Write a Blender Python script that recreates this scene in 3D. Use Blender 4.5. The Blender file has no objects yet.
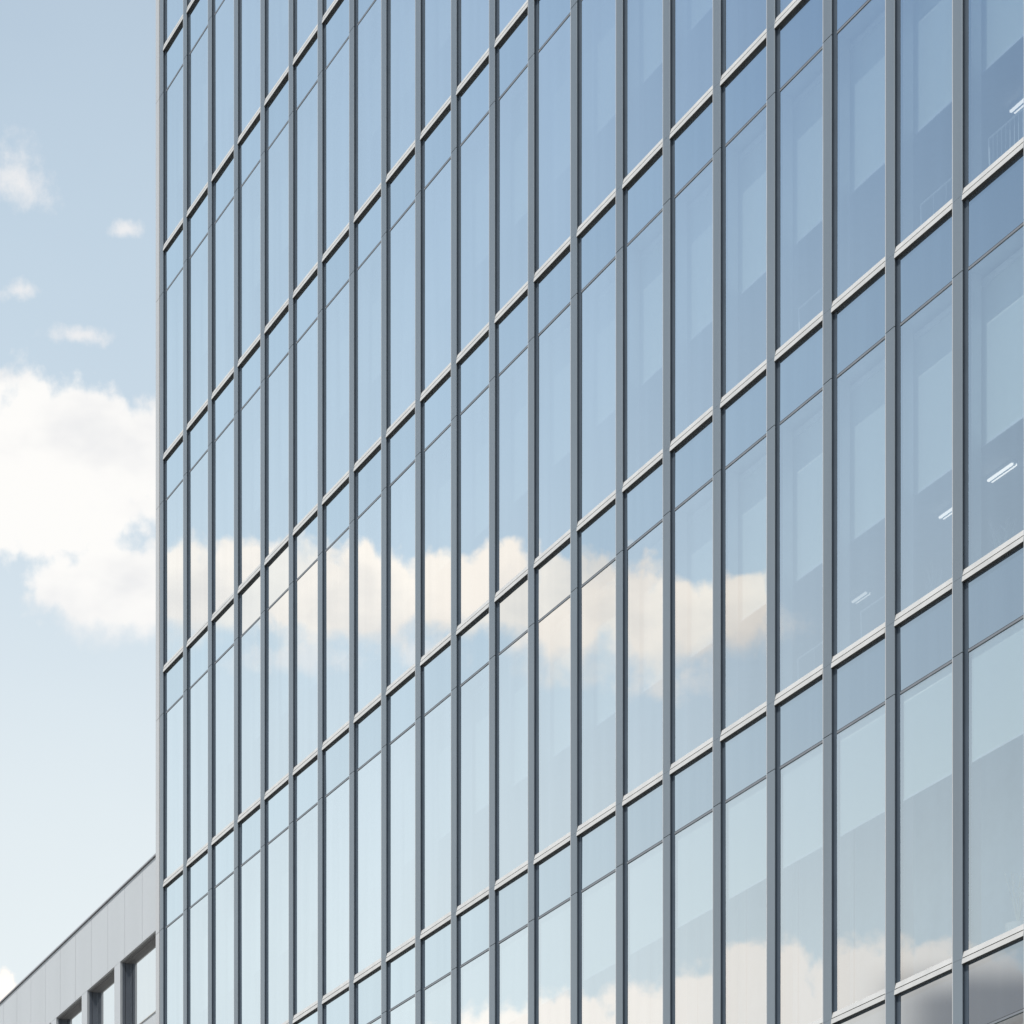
import bpy, bmesh, math, random
from mathutils import Vector, Matrix
R = math.radians
random.seed(7)
scene = bpy.context.scene
COL = scene.collection

# ------------------------------------------------------------------ camera
F = 3250.0                      # focal length in pixels of the 1024 frame
X0, Y0 = -950.0, 1843.8         # where the facade's level lines meet (the horizon lies below the frame)
CAMH = 1.6
cam = bpy.data.cameras.new("camera")
cam.sensor_width = 36.0
cam.lens = F * 36.0 / 1024.0
cam.shift_y = (Y0 - 512.0) / 1024.0
cam.clip_start = 0.5
cam.clip_end = 5000.0
cam_o = bpy.data.objects.new("camera", cam)
cam_o.location = (0, 0, CAMH)
cam_o.rotation_euler = (R(90), 0, 0)
COL.objects.link(cam_o)
scene.camera = cam_o

# ------------------------------------------------------------------ sun and sky
SUN_AZ, SUN_EL = -130.0, 60.0
sv = Vector((math.sin(R(SUN_AZ)) * math.cos(R(SUN_EL)), math.cos(R(SUN_AZ)) * math.cos(R(SUN_EL)), math.sin(R(SUN_EL))))
sun = bpy.data.lights.new("sun", 'SUN')
sun.energy = 4.8
sun.angle = R(0.5)
sun.color = (1.0, 0.95, 0.88)
sun_o = bpy.data.objects.new("sun", sun)
sun_o.rotation_euler = sv.to_track_quat('Z', 'Y').to_euler()
sun_o.location = sv * 200
COL.objects.link(sun_o)

scene.view_settings.view_transform = 'Standard'
scene.view_settings.look = 'None'
scene.view_settings.exposure = 0.0
scene.view_settings.gamma = 1.0
scene.view_settings.use_curve_mapping = False
scene.cycles.max_bounces = 10
scene.cycles.transparent_max_bounces = 16
scene.cycles.caustics_reflective = False
scene.cycles.caustics_refractive = False
scene.cycles.sample_clamp_indirect = 6.0

SKY_STRENGTH = 0.10
# clouds: azimuth, elevation, half width, half height (degrees), soft edge flag
CLOUDS = [
    # bank beside the tower
    (-10.2, 22.6, 2.2, 1.75), (-8.5, 22.65, 2.4, 1.62), (-6.88, 22.91, 1.39, 1.18),
    (-6.96, 20.93, 1.48, 0.95), (-5.31, 20.91, 1.40, 0.95),
    (-9.12, 14.38, 0.69, 0.49), (-12.6, 21.8, 1.9, 1.2), (-15.5, 23.5, 1.8, 0.9),
    # bank further left, seen in the glass
    (-42.70, 20.92, 0.79, 0.94), (-41.5, 20.92, 0.9, 1.0), (-43.66, 21.03, 0.88, 0.91), (-44.88, 20.94, 1.05, 0.99), (-45.85, 20.95, 0.79, 0.99),
    (-47.08, 21.09, 0.70, 0.73), (-48.23, 21.10, 0.88, 0.84), (-49.38, 20.66, 1.0, 1.28), (-50.78, 20.5, 0.92, 1.18),
    (-51.58, 20.45, 0.61, 0.74), (-52.45, 20.71, 0.70, 0.73), 
    # low bank
    (-47.1, 13.3, 1.0, 0.85), (-48.23, 13.35, 1.3, 1.15), (-49.29, 13.94, 1.06, 0.96), (-50.70, 13.77, 1.23, 1.24),
    (-51.75, 13.92, 1.05, 1.32), (-52.63, 14.57, 0.96, 1.07), (-54.38, 14.54, 1.39, 1.06), (-55.68, 14.50, 1.21, 1.01), (-56.98, 13.96, 1.37, 1.30),
    (-52.0, 12.12, 5.5, 1.6), (-47.6, 11.2, 2.6, 1.5),
]
WISPS = [
    (-8.75, 26.9, 0.62, 0.55), (-6.79, 26.22, 0.25, 0.16), (-8.61, 25.27, 0.35, 0.20), (-7.57, 24.73, 0.52, 0.17),
    (-53.3, 20.42, 0.62, 0.40), (-46.9, 20.1, 0.9, 0.35), (-44.6, 20.0, 1.2, 0.3), (-51.2, 19.6, 1.0, 0.3),
]

def nd(nt, t, **kw):
    n = nt.nodes.new(t)
    for k, v in kw.items():
        setattr(n, k, v)
    return n

def val(nt, sock, v):
    if isinstance(v, bpy.types.NodeSocket):
        nt.links.new(v, sock)
    else:
        sock.default_value = v

def mth(nt, op, a, b=None, c=None, clamp=False):
    n = nd(nt, 'ShaderNodeMath', operation=op, use_clamp=clamp)
    val(nt, n.inputs[0], a)
    if b is not None: val(nt, n.inputs[1], b)
    if c is not None: val(nt, n.inputs[2], c)
    return n.outputs[0]

def mixc(nt, fac, a, b):
    n = nd(nt, 'ShaderNodeMix', data_type='RGBA')
    val(nt, n.inputs[0], fac)
    val(nt, n.inputs[6], a if isinstance(a, bpy.types.NodeSocket) else (*a, 1))
    val(nt, n.inputs[7], b if isinstance(b, bpy.types.NodeSocket) else (*b, 1))
    return n.outputs[2]

def mapr(nt, v, a, b, c=0.0, d=1.0, smooth=True):
    n = nd(nt, 'ShaderNodeMapRange', interpolation_type='SMOOTHSTEP' if smooth else 'LINEAR')
    val(nt, n.inputs[0], v)
    for k, q in zip((1, 2, 3, 4), (a, b, c, d)):
        val(nt, n.inputs[k], q)
    return n.outputs[0]

def build_world():
    w = bpy.data.worlds.new("World")
    scene.world = w
    w.use_nodes = True
    nt = w.node_tree
    nt.nodes.clear()
    out = nd(nt, 'ShaderNodeOutputWorld')
    bg = nd(nt, 'ShaderNodeBackground')
    bg.inputs[1].default_value = SKY_STRENGTH
    nt.links.new(bg.outputs[0], out.inputs[0])
    sky = nd(nt, 'ShaderNodeTexSky', sky_type='NISHITA')
    sky.sun_disc = False
    sky.sun_elevation = R(SUN_EL)
    sky.sun_rotation = R(SUN_AZ)
    sky.air_density = 1.0
    sky.dust_density = 0.3
    sky.ozone_density = 0.7
    tc = nd(nt, 'ShaderNodeTexCoord')
    sep = nd(nt, 'ShaderNodeSeparateXYZ')
    nt.links.new(tc.outputs['Generated'], sep.inputs[0])
    az = mth(nt, 'MULTIPLY', mth(nt, 'ARCTAN2', sep.outputs[0], sep.outputs[1]), 57.29578)
    el = mth(nt, 'MULTIPLY', mth(nt, 'ARCSINE', sep.outputs[2]), 57.29578)
    cv = nd(nt, 'ShaderNodeCombineXYZ')
    nt.links.new(az, cv.inputs[0]); nt.links.new(el, cv.inputs[1])
    pos = cv.outputs[0]
    # ragged outlines: the direction is warped by noise before the cloud shapes are looked up
    def noise(scale, detail, rough, off, color=False, stretch=(1, 1, 1)):
        m = nd(nt, 'ShaderNodeVectorMath', operation='MULTIPLY_ADD')
        nt.links.new(pos, m.inputs[0]); m.inputs[1].default_value = stretch; m.inputs[2].default_value = off
        n = nd(nt, 'ShaderNodeTexNoise', noise_dimensions='2D')
        nt.links.new(m.outputs[0], n.inputs['Vector'])
        n.inputs['Scale'].default_value = scale
        n.inputs['Detail'].default_value = detail
        n.inputs['Roughness'].default_value = rough
        return n.outputs['Color' if color else 'Fac']
    wn = noise(1.1, 5.0, 0.6, (3.1, 7.7, 0), color=True)
    wm = nd(nt, 'ShaderNodeVectorMath', operation='MULTIPLY_ADD')
    nt.links.new(wn, wm.inputs[0]); wm.inputs[1].default_value = (0.34, 0.28, 0)
    nt.links.new(pos, wm.inputs[2])
    ws = nd(nt, 'ShaderNodeVectorMath', operation='SUBTRACT')
    nt.links.new(wm.outputs[0], ws.inputs[0]); ws.inputs[1].default_value = (0.17, 0.14, 0)
    wpos = ws.outputs[0]
    def shape(lst):
        best = None
        for a, e, wa, we in lst:
            wa = wa * 1.15
            s = nd(nt, 'ShaderNodeVectorMath', operation='SUBTRACT')
            nt.links.new(wpos, s.inputs[0]); s.inputs[1].default_value = (a, e, 0)
            m = nd(nt, 'ShaderNodeVectorMath', operation='MULTIPLY')
            nt.links.new(s.outputs[0], m.inputs[0]); m.inputs[1].default_value = (1 / wa, 1 / we, 0)
            l = nd(nt, 'ShaderNodeVectorMath', operation='LENGTH')
            nt.links.new(m.outputs[0], l.inputs[0])
            d = mth(nt, 'SUBTRACT', 1.0, l.outputs['Value'])
            if best is None:
                best = d
            else:
                n = nd(nt, 'ShaderNodeMath', operation='SMOOTH_MAX')
                nt.links.new(best, n.inputs[0]); nt.links.new(d, n.inputs[1]); n.inputs[2].default_value = 0.35
                best = n.outputs[0]
        return best
    big = shape(CLOUDS)
    small = shape(WISPS)
    fine = noise(1.7, 8.0, 0.60, (11.0, 2.0, 0))
    fine0 = mth(nt, 'SUBTRACT', fine, 0.5)
    vo = nd(nt, 'ShaderNodeTexVoronoi', voronoi_dimensions='2D', feature='SMOOTH_F1')
    nt.links.new(wpos, vo.inputs['Vector'])
    vo.inputs['Scale'].default_value = 1.5
    vo.inputs['Detail'].default_value = 2.0
    vo.inputs['Roughness'].default_value = 0.5
    vo.inputs['Smoothness'].default_value = 0.35
    puff = mth(nt, 'SUBTRACT', 0.42, vo.outputs['Distance'])
    dens = mth(nt, 'MULTIPLY_ADD', fine0, 0.5, mth(nt, 'MULTIPLY_ADD', puff, 0.30, mth(nt, 'ADD', big, 0.06)))
    # crisp heads, frayed undersides
    und = mth(nt, 'MULTIPLY', mapr(nt, el, 20.9, 20.0), mapr(nt, el, 18.0, 19.0))
    cov = mapr(nt, dens, -0.02, mth(nt, 'MULTIPLY_ADD', und, 0.5, 0.28))
    wd = mth(nt, 'MULTIPLY_ADD', fine0, 1.8, small)
    wcov = mth(nt, 'MULTIPLY', mapr(nt, wd, -0.12, 0.95), 0.9)
    # light and grey within a cloud
    soft = noise(0.55, 4.0, 0.5, (5.0, 9.0, 0), stretch=(0.7, 1.2, 1))
    lit = mth(nt, 'MULTIPLY', mapr(nt, soft, 0.28, 0.62), mth(nt, 'MAXIMUM', mapr(nt, el, 19.4, 21.2, 0.35, 1.0), mapr(nt, el, 18.0, 17.0)))
    warm = mapr(nt, az, -30.0, -50.0)                       # warmer towards the sun
    ccol = mixc(nt, lit, mixc(nt, warm, (8.4, 8.45, 8.6), (9.6, 8.75, 8.1)), mixc(nt, warm, (9.9, 9.8, 9.6), (11.7, 10.35, 9.2)))
    ccol = mixc(nt, mapr(nt, el, 17.5, 16.5), ccol, (12.0, 10.9, 10.0))
    # the low bank has a grey base
    base = mapr(nt, el, 14.45, 15.15)
    left = mapr(nt, az, -54.5, -56.0)
    gfac = mth(nt, 'MULTIPLY', mth(nt, 'SUBTRACT', 1.0, base), left)
    ccol = mixc(nt, gfac, ccol, (4.4, 4.05, 3.9))
    # thin veil of high cloud that whitens towards the horizon
    veil_n = noise(0.10, 4.0, 0.55, (1.0, 4.0, 0), stretch=(0.6, 1.4, 1))
    side = mapr(nt, az, -40.0, -57.0)                       # the veil thins out further left
    hi = mth(nt, 'MULTIPLY_ADD', side, -0.33, 0.52)
    veil = mapr(nt, el, 30.5, 14.5, hi, 0.98, smooth=False)
    veil = mth(nt, 'ADD', veil, mth(nt, 'MULTIPLY', mth(nt, 'SUBTRACT', veil_n, 0.5), 0.12), clamp=True)
    clear = nd(nt, 'ShaderNodeVectorMath', operation='MULTIPLY')
    nt.links.new(sky.outputs[0], clear.inputs[0]); clear.inputs[1].default_value = (0.92, 1.12, 1.24)
    c = mixc(nt, veil, clear.outputs[0], mixc(nt, mapr(nt, el, 16.0, 27.0), (8.2, 8.9, 9.15), (7.5, 8.75, 9.4)))
    c = mixc(nt, wcov, c, (8.7, 8.7, 8.8))
    c = mixc(nt, cov, c, ccol)
    nt.links.new(c, bg.inputs[0])
build_world()

# ------------------------------------------------------------------ materials
def new_mat(name):
    m = bpy.data.materials.new(name)
    m.use_nodes = True
    nt = m.node_tree
    nt.nodes.clear()
    out = nd(nt, 'ShaderNodeOutputMaterial')
    return m, nt, out

def paint(name, col, rough=0.5, metal=0.0, var=0.06, scale=3.0, spec=0.5, streak=False):
    m, nt, out = new_mat(name)
    p = nd(nt, 'ShaderNodeBsdfPrincipled')
    nt.links.new(p.outputs[0], out.inputs[0])
    tc = nd(nt, 'ShaderNodeTexCoord')
    mp = nd(nt, 'ShaderNodeMapping')
    mp.inputs['Scale'].default_value = (1, 1, 0.12) if streak else (1, 1, 1)
    nt.links.new(tc.outputs['Object'], mp.inputs[0])
    n = nd(nt, 'ShaderNodeTexNoise')
    n.inputs['Scale'].default_value = scale
    n.inputs['Detail'].default_value = 5
    nt.links.new(mp.outputs[0], n.inputs['Vector'])
    c = mixc(nt, mapr(nt, n.outputs['Fac'], 0.3, 0.7), tuple(x * (1 - var) for x in col), tuple(min(1, x * (1 + var)) for x in col))
    nt.links.new(c, p.inputs['Base Color'])
    p.inputs['Metallic'].default_value = metal
    r = mth(nt, 'MULTIPLY_ADD', n.outputs['Fac'], 0.12, rough - 0.06)
    nt.links.new(r, p.inputs['Roughness'])
    p.inputs['Specular IOR Level'].default_value = spec
    return m

def reflectance(nt, r_face, r_graze):
    # coated double glazing: strong mirror at a glancing view, half clear when seen squarely
    g = nd(nt, 'ShaderNodeNewGeometry')
    d = nd(nt, 'ShaderNodeVectorMath', operation='DOT_PRODUCT')
    nt.links.new(g.outputs['Normal'], d.inputs[0]); nt.links.new(g.outputs['Incoming'], d.inputs[1])
    c = mth(nt, 'ABSOLUTE', d.outputs['Value'])
    oi = nd(nt, 'ShaderNodeObjectInfo')                     # coating batches differ a little from unit to unit
    tc = nd(nt, 'ShaderNodeTexCoord')                       # faint rain-washed streaks on the coating
    mp = nd(nt, 'ShaderNodeMapping'); mp.inputs['Scale'].default_value = (1, 1, 0.06)
    nt.links.new(tc.outputs['Object'], mp.inputs[0])
    st = nd(nt, 'ShaderNodeTexNoise'); st.inputs['Scale'].default_value = 5.0; st.inputs['Detail'].default_value = 3.0
    nt.links.new(mp.outputs[0], st.inputs['Vector'])
    streak = mth(nt, 'MULTIPLY_ADD', st.outputs['Fac'], 0.10, 0.95)
    return mth(nt, 'MULTIPLY', mth(nt, 'MULTIPLY', streak, mapr(nt, c, 0.36, 0.545, r_graze, r_face, smooth=False)), mth(nt, 'MULTIPLY_ADD', oi.outputs['Random'], 0.07, 0.94), clamp=True)

def wavy(nt, strength):
    tc = nd(nt, 'ShaderNodeTexCoord')
    n = nd(nt, 'ShaderNodeTexNoise')
    n.inputs['Scale'].default_value = 0.55
    n.inputs['Detail'].default_value = 1.0
    nt.links.new(tc.outputs['Object'], n.inputs['Vector'])
    b = nd(nt, 'ShaderNodeBump')
    b.inputs['Strength'].default_value = 1.0
    b.inputs['Distance'].default_value = strength
    nt.links.new(n.outputs['Fac'], b.inputs['Height'])
    return b.outputs[0]

def glass(name, r0, p, tint, refl):
    m, nt, out = new_mat(name)
    mix = nd(nt, 'ShaderNodeMixShader')
    nt.links.new(reflectance(nt, r0, p), mix.inputs[0])
    t = nd(nt, 'ShaderNodeBsdfTransparent'); t.inputs[0].default_value = (*tint, 1)
    g = nd(nt, 'ShaderNodeBsdfGlossy'); g.inputs['Color'].default_value = (*refl, 1); g.inputs['Roughness'].default_value = 0.0
    nt.links.new(wavy(nt, 0.0012), g.inputs['Normal'])
    nt.links.new(t.outputs[0], mix.inputs[1]); nt.links.new(g.outputs[0], mix.inputs[2])
    nt.links.new(mix.outputs[0], out.inputs[0])
    return m

def spandrel_glass(name, r0, p, back, refl):
    m, nt, out = new_mat(name)
    mix = nd(nt, 'ShaderNodeMixShader')
    nt.links.new(reflectance(nt, r0, p), mix.inputs[0])
    t = nd(nt, 'ShaderNodeBsdfDiffuse'); t.inputs[0].default_value = (*back, 1)
    g = nd(nt, 'ShaderNodeBsdfGlossy'); g.inputs['Color'].default_value = (*refl, 1); g.inputs['Roughness'].default_value = 0.0
    nt.links.new(wavy(nt, 0.0012), g.inputs['Normal'])
    nt.links.new(t.outputs[0], mix.inputs[1]); nt.links.new(g.outputs[0], mix.inputs[2])
    nt.links.new(mix.outputs[0], out.inputs[0])
    return m

def emit(name, col, s):
    m, nt, out = new_mat(name)
    e = nd(nt, 'ShaderNodeEmission'); e.inputs[0].default_value = (*col, 1); e.inputs[1].default_value = s
    nt.links.new(e.outputs[0], out.inputs[0])
    return m

def cloth(name, col):
    m, nt, out = new_mat(name)
    a = nd(nt, 'ShaderNodeBsdfDiffuse'); a.inputs[0].default_value = (*col, 1)
    b = nd(nt, 'ShaderNodeBsdfTranslucent'); b.inputs[0].default_value = (*col, 1)
    mix = nd(nt, 'ShaderNodeMixShader'); mix.inputs[0].default_value = 0.25
    nt.links.new(a.outputs[0], mix.inputs[1]); nt.links.new(b.outputs[0], mix.inputs[2])
    nt.links.new(mix.outputs[0], out.inputs[0])
    return m

M = dict(
    cap=paint('grey anodised metal', (0.19, 0.222, 0.25), 0.45, 0.4, 0.05, 2.0, streak=True),
    web=paint('shaded frame metal', (0.058, 0.078, 0.102), 0.55, 0.1),  # shade on the mullion sides is put into this dark colour
    edge_highlight=paint('painted edge highlight', (0.45, 0.455, 0.46), 0.45, 0.1),  # paler colour paints the bright highlight along each mullion's left edge
    under=paint('shaded ledge underside', (0.035, 0.037, 0.038), 0.7),  # the pale ledge's underside, darkened in colour for its shade
    sill=paint('pale sill metal', (0.50, 0.495, 0.48), 0.5, 0.1, 0.05, 4.0),
    bar=paint('slim bar metal', (0.19, 0.205, 0.225), 0.5, 0.2),
    corner=paint('pale corner metal', (0.44, 0.445, 0.45), 0.5, 0.1, 0.04, 1.5, streak=True),
    gap=paint('joint shadow rubber', (0.03, 0.03, 0.035), 0.8),
    glass=glass('coated vision glass', 0.50, 0.97, (0.87, 0.965, 1.0), (0.89, 0.95, 0.98)),
    winglass=glass('plain window glass', 0.6, 0.97, (0.75, 0.8, 0.82), (0.97, 0.98, 0.98)),
    spandrel=spandrel_glass('coated spandrel glass', 0.42, 0.96, (0.05, 0.075, 0.11), (0.83, 0.915, 0.96)),
    inner=paint('inner frame paint', (0.80, 0.83, 0.85), 0.5),
    blind=cloth('roller blind cloth', (0.86, 0.91, 0.87)),
    ceiling=paint('ceiling paint', (0.78, 0.82, 0.86), 0.8),
    floor=paint('office carpet', (0.26, 0.28, 0.31), 0.9),
    core=paint('inner wall paint', (0.62, 0.68, 0.74), 0.8),
    fill_panel=paint('added fill panel paint', (0.70, 0.80, 0.88), 0.7),  # for the pale panel added inside the lower floor
    lamp=emit('lamp diffuser light', (1.0, 0.90, 0.80), 1.5),
    dimlamp=emit('dim lamp diffuser light', (1.0, 0.92, 0.84), 0.75),
    rail=paint('white rail paint', (0.85, 0.86, 0.86), 0.4),
    clad=paint('light grey cladding', (0.44, 0.46, 0.475), 0.5, 0.05, 0.025, 0.9, streak=True),
    cladcore=paint('cladding backing', (0.10, 0.10, 0.11), 0.8),
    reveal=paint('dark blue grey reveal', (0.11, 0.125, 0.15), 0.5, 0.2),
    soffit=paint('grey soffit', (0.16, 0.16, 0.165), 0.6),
    coping=paint('coping metal', (0.34, 0.34, 0.36), 0.4, 0.4),
    paving=paint('pale paving', (0.33, 0.32, 0.30), 0.85, 0, 0.15, 0.4),
    twig=paint('pale dry twig', (0.62, 0.64, 0.60), 0.7),
    pot=paint('white pot glaze', (0.75, 0.75, 0.74), 0.35),
    lampbody=paint('white lamp housing', (0.8, 0.8, 0.8), 0.4),
)

# ------------------------------------------------------------------ mesh helpers
class MB:
    def __init__(self):
        self.v, self.f, self.mi, self.mats = [], [], [], []
    def idx(self, m):
        if m not in self.mats: self.mats.append(m)
        return self.mats.index(m)
    def box(self, x0, x1, y0, y1, z0, z1, m):
        b = len(self.v)
        self.v += [(x0, y0, z0), (x1, y0, z0), (x1, y1, z0), (x0, y1, z0), (x0, y0, z1), (x1, y0, z1), (x1, y1, z1), (x0, y1, z1)]
        for f in ((0, 3, 2, 1), (4, 5, 6, 7), (0, 1, 5, 4), (1, 2, 6, 5), (2, 3, 7, 6), (3, 0, 4, 7)):
            self.f.append(tuple(b + i for i in f)); self.mi.append(self.idx(m))
    def prism_z(self, prof, z0, z1, m):
        b, n = len(self.v), len(prof)
        self.v += [(x, y, z0) for x, y in prof] + [(x, y, z1) for x, y in prof]
        for i in range(n):
            j = (i + 1) % n
            self.f.append((b + i, b + j, b + n + j, b + n + i)); self.mi.append(self.idx(m))
        self.f.append(tuple(b + i for i in range(n - 1, -1, -1))); self.mi.append(self.idx(m))
        self.f.append(tuple(b + n + i for i in range(n))); self.mi.append(self.idx(m))
    def prism_x(self, prof, x0, x1, m):           # prof of (y, z), counter-clockwise seen from +x
        b, n = len(self.v), len(prof)
        self.v += [(x0, y, z) for y, z in prof] + [(x1, y, z) for y, z in prof]
        for i in range(n):
            j = (i + 1) % n
            self.f.append((b + i, b + j, b + n + j, b + n + i)); self.mi.append(self.idx(m))
        self.f.append(tuple(b + i for i in range(n - 1, -1, -1))); self.mi.append(self.idx(m))
        self.f.append(tuple(b + n + i for i in range(n))); self.mi.append(self.idx(m))
    def quad(self, pts, m):
        b = len(self.v); self.v += list(pts)
        self.f.append(tuple(range(b, b + len(pts)))); self.mi.append(self.idx(m))
    def tube(self, a, c, r, m, n=8, r2=None):
        a, c = Vector(a), Vector(c)
        d = (c - a).normalized()
        u = d.orthogonal().normalized(); w = d.cross(u)
        b = len(self.v)
        for p, rr in ((a, r), (c, r if r2 is None else r2)):
            for k in range(n):
                t = 2 * math.pi * k / n
                self.v.append(tuple(p + (u * math.cos(t) + w * math.sin(t)) * rr))
        for k in range(n):
            j = (k + 1) % n
            self.f.append((b + k, b + j, b + n + j, b + n + k)); self.mi.append(self.idx(m))
        self.f.append(tuple(b + i for i in range(n - 1, -1, -1))); self.mi.append(self.idx(m))
        self.f.append(tuple(b + n + i for i in range(n))); self.mi.append(self.idx(m))
    def build(self, name, parent=None, fix=True):
        me = bpy.data.meshes.new(name)
        me.from_pydata(self.v, [], self.f)
        for m in self.mats: me.materials.append(M[m])
        me.polygons.foreach_set('material_index', self.mi)
        if fix:
            bm = bmesh.new(); bm.from_mesh(me)
            bmesh.ops.recalc_face_normals(bm, faces=bm.faces)
            bm.to_mesh(me); bm.free()
        me.update()
        o = bpy.data.objects.new(name, me)
        COL.objects.link(o)
        if parent: o.parent = parent
        return o

def empty(name, loc, rz, label, cat, group=None):
    o = bpy.data.objects.new(name, None)
    COL.objects.link(o)
    o.location = loc; o.rotation_euler = (0, 0, rz)
    o.empty_display_size = 0.3
    o['label'] = label; o['category'] = cat
    if group: o['group'] = group
    return o

# ------------------------------------------------------------------ ground
g = MB()
g.quad([(-1500, -1500, 0), (1500, -1500, 0), (1500, 1500, 0), (-1500, 1500, 0)], 'paving')
ground = g.build('ground', fix=False)
ground['kind'] = 'structure'

# ------------------------------------------------------------------ glass tower
TH = math.atan((512 - X0) / F)
C = 20.34
K, D = 53344.0, 48.078
BAY = F * C / K / math.cos(TH)
def s_of_x(px):                       # metres along the facade from the far corner, +x towards the camera
    z = F * C / (px - X0)
    return (F * C * D / K - z) / math.cos(TH)
MX = [159.6, 183, 207.75, 233.75, 260.25, 288.5, 317.5, 349, 381, 415, 450.75, 488.8, 527.7, 570.25, 615.5, 662.5, 712.5, 766.3, 822.5, 885, 952]
MULL = [s_of_x(x) for x in MX]
for _ in range(6): MULL.append(MULL[-1] + 1.38)
NB = len(MULL) - 1
Zc = F * C * D / K
corner = Vector((C - Zc * math.tan(TH), Zc, 0))
ROT = math.atan2(-math.cos(TH), math.sin(TH))
LX = Vector((math.sin(TH), -math.cos(TH), 0)); LY = Vector((math.cos(TH), math.sin(TH), 0))
def pix(x, y, z):                     # used only to rank which repeats show largest
    p = corner + LX * x + LY * y
    return 512 + F * p.x / p.y, Y0 - F * (z - CAMH) / p.y
def shown(x0, x1, z0, z1):
    q = [pix(x0, 0, z0), pix(x0, 0, z1), pix(x1, 0, z0), pix(x1, 0, z1)]
    def cl(v): return max(0.0, min(1024.0, v))
    xs = [cl(p[0]) for p in q]; ys = [cl(p[1]) for p in q]
    a = max(xs) - min(xs)
    top = 0.5 * (cl(q[1][1]) + cl(q[3][1])); bot = 0.5 * (cl(q[0][1]) + cl(q[2][1]))
    return a * max(0.0, bot - top)

LEV = [H + CAMH for H in (9.355, 13.421, 17.479, 21.403, 25.285, 29.100, 32.755)]   # underside of each floor's ledge
LEV = [LEV[0] - 4.05, ] + LEV + [LEV[-1] + 3.66, LEV[-1] + 7.3]
LEV = [LEV[0] - 4.05] + LEV
TOP = LEV[-1] + 1.2
SP = 0.74          # spandrel height below a ledge
LH = 0.128          # ledge height
MW = 0.20          # mullion width
GY = 0.040         # glass plane behind the mullion face
STRIP = 0.065      # glazing frame in the shaded side colour on the near side of a mullion
DEPTH = 9.0

tower = empty('office_tower', corner, ROT, 'tall glass curtain wall office tower with grey mullions and pale floor ledges', 'office building')

joints = sorted([z - SP - 0.004 for z in LEV] + [z + 0.06 for z in LEV])
joints = [z for z in joints if z > 0.3]
ch = 0.008
for i, x in enumerate(MULL):
    b = MB()
    zz = [0.0] + joints + [TOP]
    prof = [(x + 0.017, 0.002), (x + 0.018, 0.0), (x + MW - 0.004, 0), (x + MW, 0.004), (x + MW, 0.014), (x + 0.017, 0.014)]
    for q, (a, c) in enumerate(zip(zz, zz[1:])):
        ga, gc = (0.001, 0.0045) if q % 2 == 0 else (0.0045, 0.001)
        b.prism_z(prof, a + ga, c - gc, 'cap')
        b.prism_z([(x, 0.004), (x + 0.003, 0.0), (x + 0.0165, 0.0), (x + 0.0165, 0.014), (x, 0.014)], a + ga, c - gc, 'edge_highlight')
    b.box(x + 0.006, x + MW - 0.010, 0.014, 0.022, 0, TOP, 'gap')
    b.box(x + 0.002, x + MW - 0.003, 0.022, 0.075, 0, TOP, 'web')
    b.box(x + MW - 0.002, x + MW + STRIP, GY - 0.003, 0.073, 0, TOP, 'web')
    o = b.build('mullion', tower)
    f = MB(); f.box(x + 0.045, x + 0.155, 0.096, 0.27, 0.2, TOP - 0.2, 'inner')
    f.build('inner_frame', o)

# corner panel at the far end and the end wall behind it
b = MB()
zz = [0.0] + [z - SP - 0.02 for z in LEV if z - SP > 0.3] + [TOP]
for a, c in zip(zz, zz[1:]):
    b.box(-0.215, -0.012, -0.004, 0.12, a + 0.004, c - 0.004, 'corner')
b.box(-0.205, -0.012, 0.002, 0.115, 0, TOP, 'gap')
b.build('corner_panel', tower)
b = MB()
b.box(-0.20, -0.05, 0.13, DEPTH + 8, 0, TOP - 0.1, 'clad')
b.box(-0.05, MULL[-1], DEPTH + 7.8, DEPTH + 8, 0, TOP - 0.1, 'clad')
b.box(MULL[-1] - 0.1, MULL[-1] + 0.1, 0.13, DEPTH + 7.8, 0, TOP - 0.1, 'clad')
b.build('wall', tower)
b = MB(); b.box(-0.05, MULL[-1] - 0.1, 0.08, DEPTH + 7.8, TOP - 0.45, TOP - 0.12, 'clad'); b.build('roof', tower)
b = MB(); b.box(-0.05, MULL[-1] - 0.1, DEPTH, DEPTH + 0.15, 0.02, TOP - 0.46, 'core'); b.build('core_wall', tower)

z = LEV[2]
b = MB()
for i in range(NB):
    b.box(MULL[i] + 0.02, MULL[i + 1] - 0.02, 1.20, 1.24, z + 0.055, LEV[3] - SP + 0.025, 'fill_panel')
b.build('added_fill_panel', tower)  # added pale panel, only there to brighten the dim interior behind this floor's glass
for z in LEV:
    b = MB(); b.box(-0.045, MULL[-1] - 0.11, 0.08, DEPTH - 0.003, z - SP + 0.03, z + 0.02, 'ceiling')
    b.box(-0.045, MULL[-1] - 0.11, 0.10, DEPTH - 0.003, z + 0.024, z + 0.05, 'floor')
    b.build('floor_slab', tower)

def ledge(b, x0, x1, z):
    # a sill that leans back to the glass: upper lip, dark groove, lower face, underside with shade in its colour
    b.prism_x([(0.004, z + 0.072), (0.075, z + 0.072), (0.075, z + 0.142), (0.022, z + 0.137)], x0, x1, 'sill')
    b.box(x0, x1, 0.018, 0.075, z + 0.061, z + 0.072, 'gap')
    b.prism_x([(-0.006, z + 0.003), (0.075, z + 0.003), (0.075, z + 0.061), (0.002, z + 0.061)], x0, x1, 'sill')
    b.box(x0, x1, -0.004, 0.075, z, z + 0.003, 'under')

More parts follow.
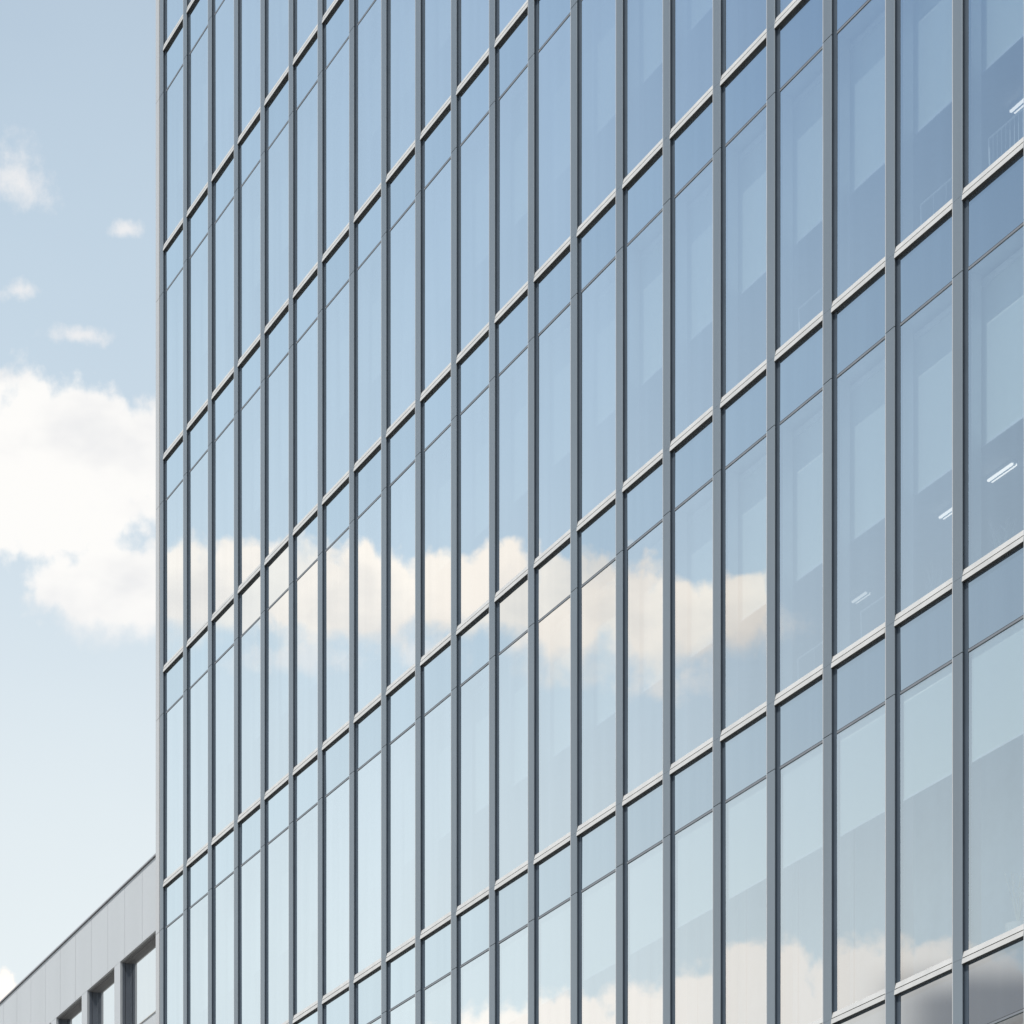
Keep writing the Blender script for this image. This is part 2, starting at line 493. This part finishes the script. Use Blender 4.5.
def slim(b, x0, x1, z):
    b.box(x0, x1, GY - 0.004, GY + 0.02, z, z + 0.024, 'bar')
    b.box(x0, x1, GY - 0.003, GY + 0.02, z + 0.024, z + 0.031, 'gap')

def pane(b, x0, x1, z0, z1, m, amp=1.0):
    # every unit sits a touch out of true, as real glazing does
    a, c, d = (random.uniform(-1, 1) * 0.0018 * amp for _ in range(3))
    b.quad([(x0, GY + a, z0), (x1, GY + c, z0), (x1, GY + d, z1), (x0, GY + d + a - c, z1)], m)

def blind(b, x0, x1, z0, z1, near=False):
    if near:
        b.box(x0 + 0.006, x1 - 0.006, 0.082, 0.085, z0, z1 + 0.02, 'blind')
        b.box(x0 + 0.006, x1 - 0.006, 0.078, 0.092, z0 - 0.02, z0, 'inner')
        return
    b.box(x0 + 0.012, x1 - 0.012, 0.310, 0.313, z0, z1 - 0.06, 'blind')
    b.box(x0 + 0.012, x1 - 0.012, 0.302, 0.320, z0 - 0.03, z0, 'inner')
    b.box(x0 + 0.012, x1 - 0.012, 0.285, 0.345, z1 - 0.06, z1 + 0.01, 'inner')

panes = []
for k in range(len(LEV)):
    for i in range(NB):
        x0, x1 = MULL[i] + MW + STRIP, MULL[i + 1]
        z0 = LEV[k] + LH
        z1 = LEV[k + 1] - SP - 0.03 if k + 1 < len(LEV) else TOP - 0.5
        panes.append((shown(x0, x1, z0, z1), i, k, x0, x1, z0, z1))
panes.sort(reverse=True)
drop = {0: 0.5, 1: 0.35, 2: 0.36}
rest, rest_b = MB(), MB()
for n, (a, i, k, x0, x1, z0, z1) in enumerate(panes):
    frac = drop.get(k, 0.55)
    bz = z1 - frac * (z1 - z0)
    if n < 100 and a > 3:
        b = MB(); pane(b, x0, x1, z0, z1, 'glass'); o = b.build('window_pane', tower, fix=False)
        b = MB(); blind(b, MULL[i], MULL[i + 1], bz, z1, k == 2); b.build('roller_blind', o)
    else:
        pane(rest, x0, x1, z0, z1, 'glass'); blind(rest_b, MULL[i], MULL[i + 1], bz, z1, k == 2)
o = rest.build('window_pane', tower, fix=False); o['kind'] = 'stuff'
o2 = rest_b.build('roller_blind', o); o2['kind'] = 'stuff'

sp, lg, sl = [], [], []
for k, z in enumerate(LEV):
    for i in range(NB):
        x0, x1 = MULL[i] + MW, MULL[i + 1]
        sp.append((shown(x0, x1, z - SP, z), x0, x1, z))
        lg.append((shown(x0, x1, z, z + LH), x0, x1, z))
        sl.append((shown(x0, x1, z - SP - 0.02, z - SP + 0.02), x0, x1, z))
for lst, name, fn in ((sp, 'spandrel_panel', lambda b, x0, x1, z: pane(b, x0 + STRIP, x1, z - SP, z, 'spandrel')),
                      (lg, 'floor_ledge', ledge),
                      (sl, 'glazing_bar', lambda b, x0, x1, z: slim(b, x0 + STRIP, x1, z - SP - 0.018))):
    lst.sort(reverse=True)
    rest = MB()
    for n, (a, x0, x1, z) in enumerate(lst):
        if n < 100 and a > 0.5:
            b = MB(); fn(b, x0, x1, z); b.build(name, tower, fix=(name != 'spandrel_panel'))
        else:
            fn(rest, x0, x1, z)
    o = rest.build(name, tower, fix=(name != 'spandrel_panel')); o['kind'] = 'stuff'

# ------------------------------------------------------------------ things inside the tower
def place(px, py, h):                 # where a point at height h stands, in the tower's own frame
    d = (h - CAMH) * F / (Y0 - py)
    p = Vector(((px - 512) / F * d, d, h)) - corner
    return p.dot(LX), p.dot(LY)
def world(x, y, z): return corner + LX * x + LY * y + Vector((0, 0, z))

def lamp(px, py, level, L, label, m='lamp'):
    h = LEV[level] - SP + 0.03
    x, y = place(px, py, h - 0.06)
    t = empty('ceiling_light', world(x, y, h - 0.075), ROT, label, 'ceiling light', 'linear lamps on the office ceilings')
    b = MB()
    b.box(-L / 2, L / 2, -0.046, 0.046, 0.03, 0.075, 'core'); b.box(-L / 2, L / 2, -0.010, 0.010, 0.004, 0.03, 'core')
    b.build('housing', t)
    b = MB(); b.box(-L / 2 + 0.02, L / 2 - 0.02, -0.040, -0.014, 0.006, 0.028, m); b.box(-L / 2 + 0.02, L / 2 - 0.02, 0.014, 0.040, 0.006, 0.028, m)
    b.build('diffuser', t)
lamp(1002, 473, 4, 0.58, 'longest lit twin strip light on the ceiling behind the glass at the right edge')
lamp(949, 513, 4, 0.40, 'short lit strip light half hidden by a mullion, below the longest lamp')
lamp(861, 598, 4, 0.40, 'dim short strip light, faintest and lowest of the ceiling lamps', 'dimlamp')
lamp(1022, 104, 5, 0.45, 'lit strip light cut by the frame edge, topmost of the ceiling lamps')

def guard(px, py, level, L, nbars, label):
    z = LEV[level] + 0.05
    h = 0.95
    x, y = place(px, py, z + h)
    t = empty('guard_rail', world(x, y, z), ROT, label, 'railing', 'pale slatted guard rails behind the panes')
    b = MB(); b.tube((0, 0, h), (L, 0, h), 0.011, 'rail'); b.build('top_rail', t)
    b = MB(); b.tube((0, 0, h), (0.05, 0, 0.0), 0.011, 'rail'); b.build('post', t)
    b = MB(); b.tube((L, 0, h), (L, 0, 0.0), 0.011, 'rail'); b.build('post', t)
    for q in range(nbars):
        xx = L * (q + 1) / (nbars + 1)
        b = MB(); b.tube((xx, 0, 0.06), (xx, 0, h - 0.012), 0.005, 'rail', 6); b.build('bar', t)
    b = MB(); b.tube((0.05, 0, 0.06), (L, 0, 0.06), 0.008, 'rail'); b.build('bottom_rail', t)
guard(989, 139, 4, 1.0, 11, 'pale slatted guard rail behind the top right pane, under the topmost lamp')
guard(921, 205, 4, 0.8, 2, 'pale rail with two bars behind the pane left of the slatted rail')
guard(799, 309, 4, 0.8, 0, 'bare pale rail frame behind glass, highest rail in its mullion bay')
guard(861, 612, 3, 0.8, 0, 'bare pale rail frame just below the dim short strip light')
guard(798, 659, 3, 0.8, 1, 'pale rail with one bar beside the small reflected cloud wisp')

def plant(px, py, level, h, seed, label):
    z = LEV[level] + 0.05
    x, y = place(px, py, z + 0.36 + h)
    rnd = random.Random(seed)
    t = empty('potted_plant', world(x, y, z), ROT, label, 'plant', 'twiggy plants behind the glass')
    b = MB(); b.tube((0, 0, 0), (0, 0, 0.36), 0.10, 'pot', 16, 0.14); b.build('pot', t)
    b = MB()
    for q in range(16):
        a = rnd.uniform(0, 6.28); sp_ = rnd.uniform(0.03, 0.16); hh = h * rnd.uniform(0.7, 1.0)
        p = Vector((0, 0, 0.34)); e = Vector((math.cos(a) * sp_, math.sin(a) * sp_, 0.36 + hh))
        mid = p.lerp(e, 0.5) + Vector((rnd.uniform(-.02, .02), rnd.uniform(-.02, .02), 0))
        b.tube(p, mid, 0.004, 'twig', 5); b.tube(mid, e, 0.004, 'twig', 5, 0.002)
        for w in range(4):
            c = mid.lerp(e, rnd.uniform(0.1, 1.0)); s = c + Vector((rnd.uniform(-.05, .05), rnd.uniform(-.05, .05), rnd.uniform(.02, .07)))
            b.tube(c, s, 0.003, 'twig', 5, 0.0015)
    b.build('stem', t)
plant(1003, 518, 3, 0.6, 1, 'pale bushy twig plant behind the glass under the longest strip light')
plant(936, 566, 3, 0.6, 2, 'pale narrow twig plant behind glass one bay left of the bushy one')
plant(1018, 868, 2, 0.6, 3, 'pale twig plant behind the lowest right pane above the bottom ledge')

# ------------------------------------------------------------------ lower building beside the tower
X0B = -885.0
TB = math.atan((512 - X0B) / F)
ROTB = math.atan2(-math.cos(TB), math.sin(TB))
BX = Vector((math.sin(TB), -math.cos(TB), 0)); BY = Vector((math.cos(TB), math.sin(TB), 0))
ZB = 64.0
PB = Vector(((155 - 512) / F * ZB, ZB, 0))          # a point of its facade just left of the tower's corner
ztop = CAMH + (Y0 - 857.5) / F * ZB
zhead = CAMH + (Y0 - 931) / F * ZB
zsill = CAMH + (Y0 - 1012.5) / F * ZB
# the facade starts at the tower's end wall (x = XE) and runs away (-x)
n_ = LX                                              # tower end wall plane
XE = ((corner - LX * 0.21 - PB).dot(n_)) / BX.dot(n_) - 0.02
low = empty('low_office_building', PB, ROTB, 'low pale grey panelled office block with deep window openings beside the tower', 'office building')
BB, PIER, NBAY = 2.45, 0.42, 22
RV = 0.20
fx0 = -0.30                                          # right-hand edge of the nearest opening's pier
piers = [(-2.42 - BB * j) for j in range(NBAY)]      # right edge of each pier
far_x = piers[-1] - PIER
rows = [(ztop, zhead)]
zh, zs = zhead, zsill
while zs > 1.0:
    nh = zs - 2.0
    rows.append((zs, max(nh, 0.0)))
    zs = nh - (zhead - zsill)
if rows[-1][1] > 0: rows.append((max(zs, 0), 0))
b = MB(); bk = MB()
def cladrun(x_a, x_b, zt, zb):
    xs = []
    x = x_b
    k = 0
    while x > x_a + 0.02:
        xn = max(x_a, x - BB / 2)
        b.box(xn + 0.006, x - 0.006, 0.0, 0.05, zb, zt, 'clad')
        x = xn
for zt, zb in rows:
    if zt - zb < 0.05: continue
    cladrun(piers[-1] - PIER, piers[0] + BB - PIER + 0.0 if False else XE, zt, zb)
    bk.box(far_x, XE, 0.05, RV - 0.05, zb + 0.004, zt - 0.004, 'cladcore')
for (zt, zb), (zt2, zb2) in zip(rows, rows[1:]):
    if zb - zt2 < 0.3: continue
    for px_ in piers:
        b.box(px_ - PIER, px_ - 0.0, 0.002, 0.05, zt2 + 0.001, zb - 0.001, 'clad')
        bk.box(px_ - PIER + 0.02, px_ - 0.02, 0.05, RV, zt2, zb, 'cladcore')
b.build('cladding', low)
bk.box(far_x, XE, RV + 0.9, 14, 0.0, ztop - 0.6, 'core')
bk.box(far_x, XE, RV - 0.05, RV + 0.9, ztop - 1.0, ztop - 0.6, 'core')
bk.build('wall', low)
b = MB()
xx = XE
while xx > far_x:
    xn = max(far_x - 0.05, xx - BB)
    b.box(xn + 0.008, xx, -0.035, 0.30, ztop + 0.012, ztop + 0.040, 'coping')
    xx = xn
b.box(far_x, XE, -0.005, 0.28, ztop, ztop + 0.012, 'gap'); b.build('coping', low)
for (zt, zb), (zt2, zb2) in zip(rows, rows[1:]):
    if zb - zt2 < 0.3: continue
    for j, px_ in enumerate(piers):
        xa = px_
        xb = piers[j - 1] - PIER if j else XE
        rv = MB()
        # left jamb in two faces with a joint, soffit, right jamb
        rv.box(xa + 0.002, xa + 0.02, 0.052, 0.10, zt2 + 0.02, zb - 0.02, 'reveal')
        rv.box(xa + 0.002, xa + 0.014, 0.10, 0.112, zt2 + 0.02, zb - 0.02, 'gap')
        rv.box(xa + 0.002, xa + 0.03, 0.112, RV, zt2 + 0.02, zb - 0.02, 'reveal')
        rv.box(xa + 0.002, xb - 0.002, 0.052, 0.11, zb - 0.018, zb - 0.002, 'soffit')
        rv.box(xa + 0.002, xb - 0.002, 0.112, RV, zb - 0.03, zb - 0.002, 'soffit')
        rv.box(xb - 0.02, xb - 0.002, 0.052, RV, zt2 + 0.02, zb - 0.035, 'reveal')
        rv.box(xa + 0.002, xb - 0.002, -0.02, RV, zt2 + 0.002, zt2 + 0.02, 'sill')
        w = rv.build('window_frame', low)
        gl = MB(); gl.quad([(xa + 0.03, RV - 0.02, zt2 + 0.02), (xb - 0.02, RV - 0.02, zt2 + 0.02), (xb - 0.02, RV - 0.02, zb - 0.03), (xa + 0.03, RV - 0.02, zb - 0.03)], 'winglass')
        gl.build('pane', w, fix=False)
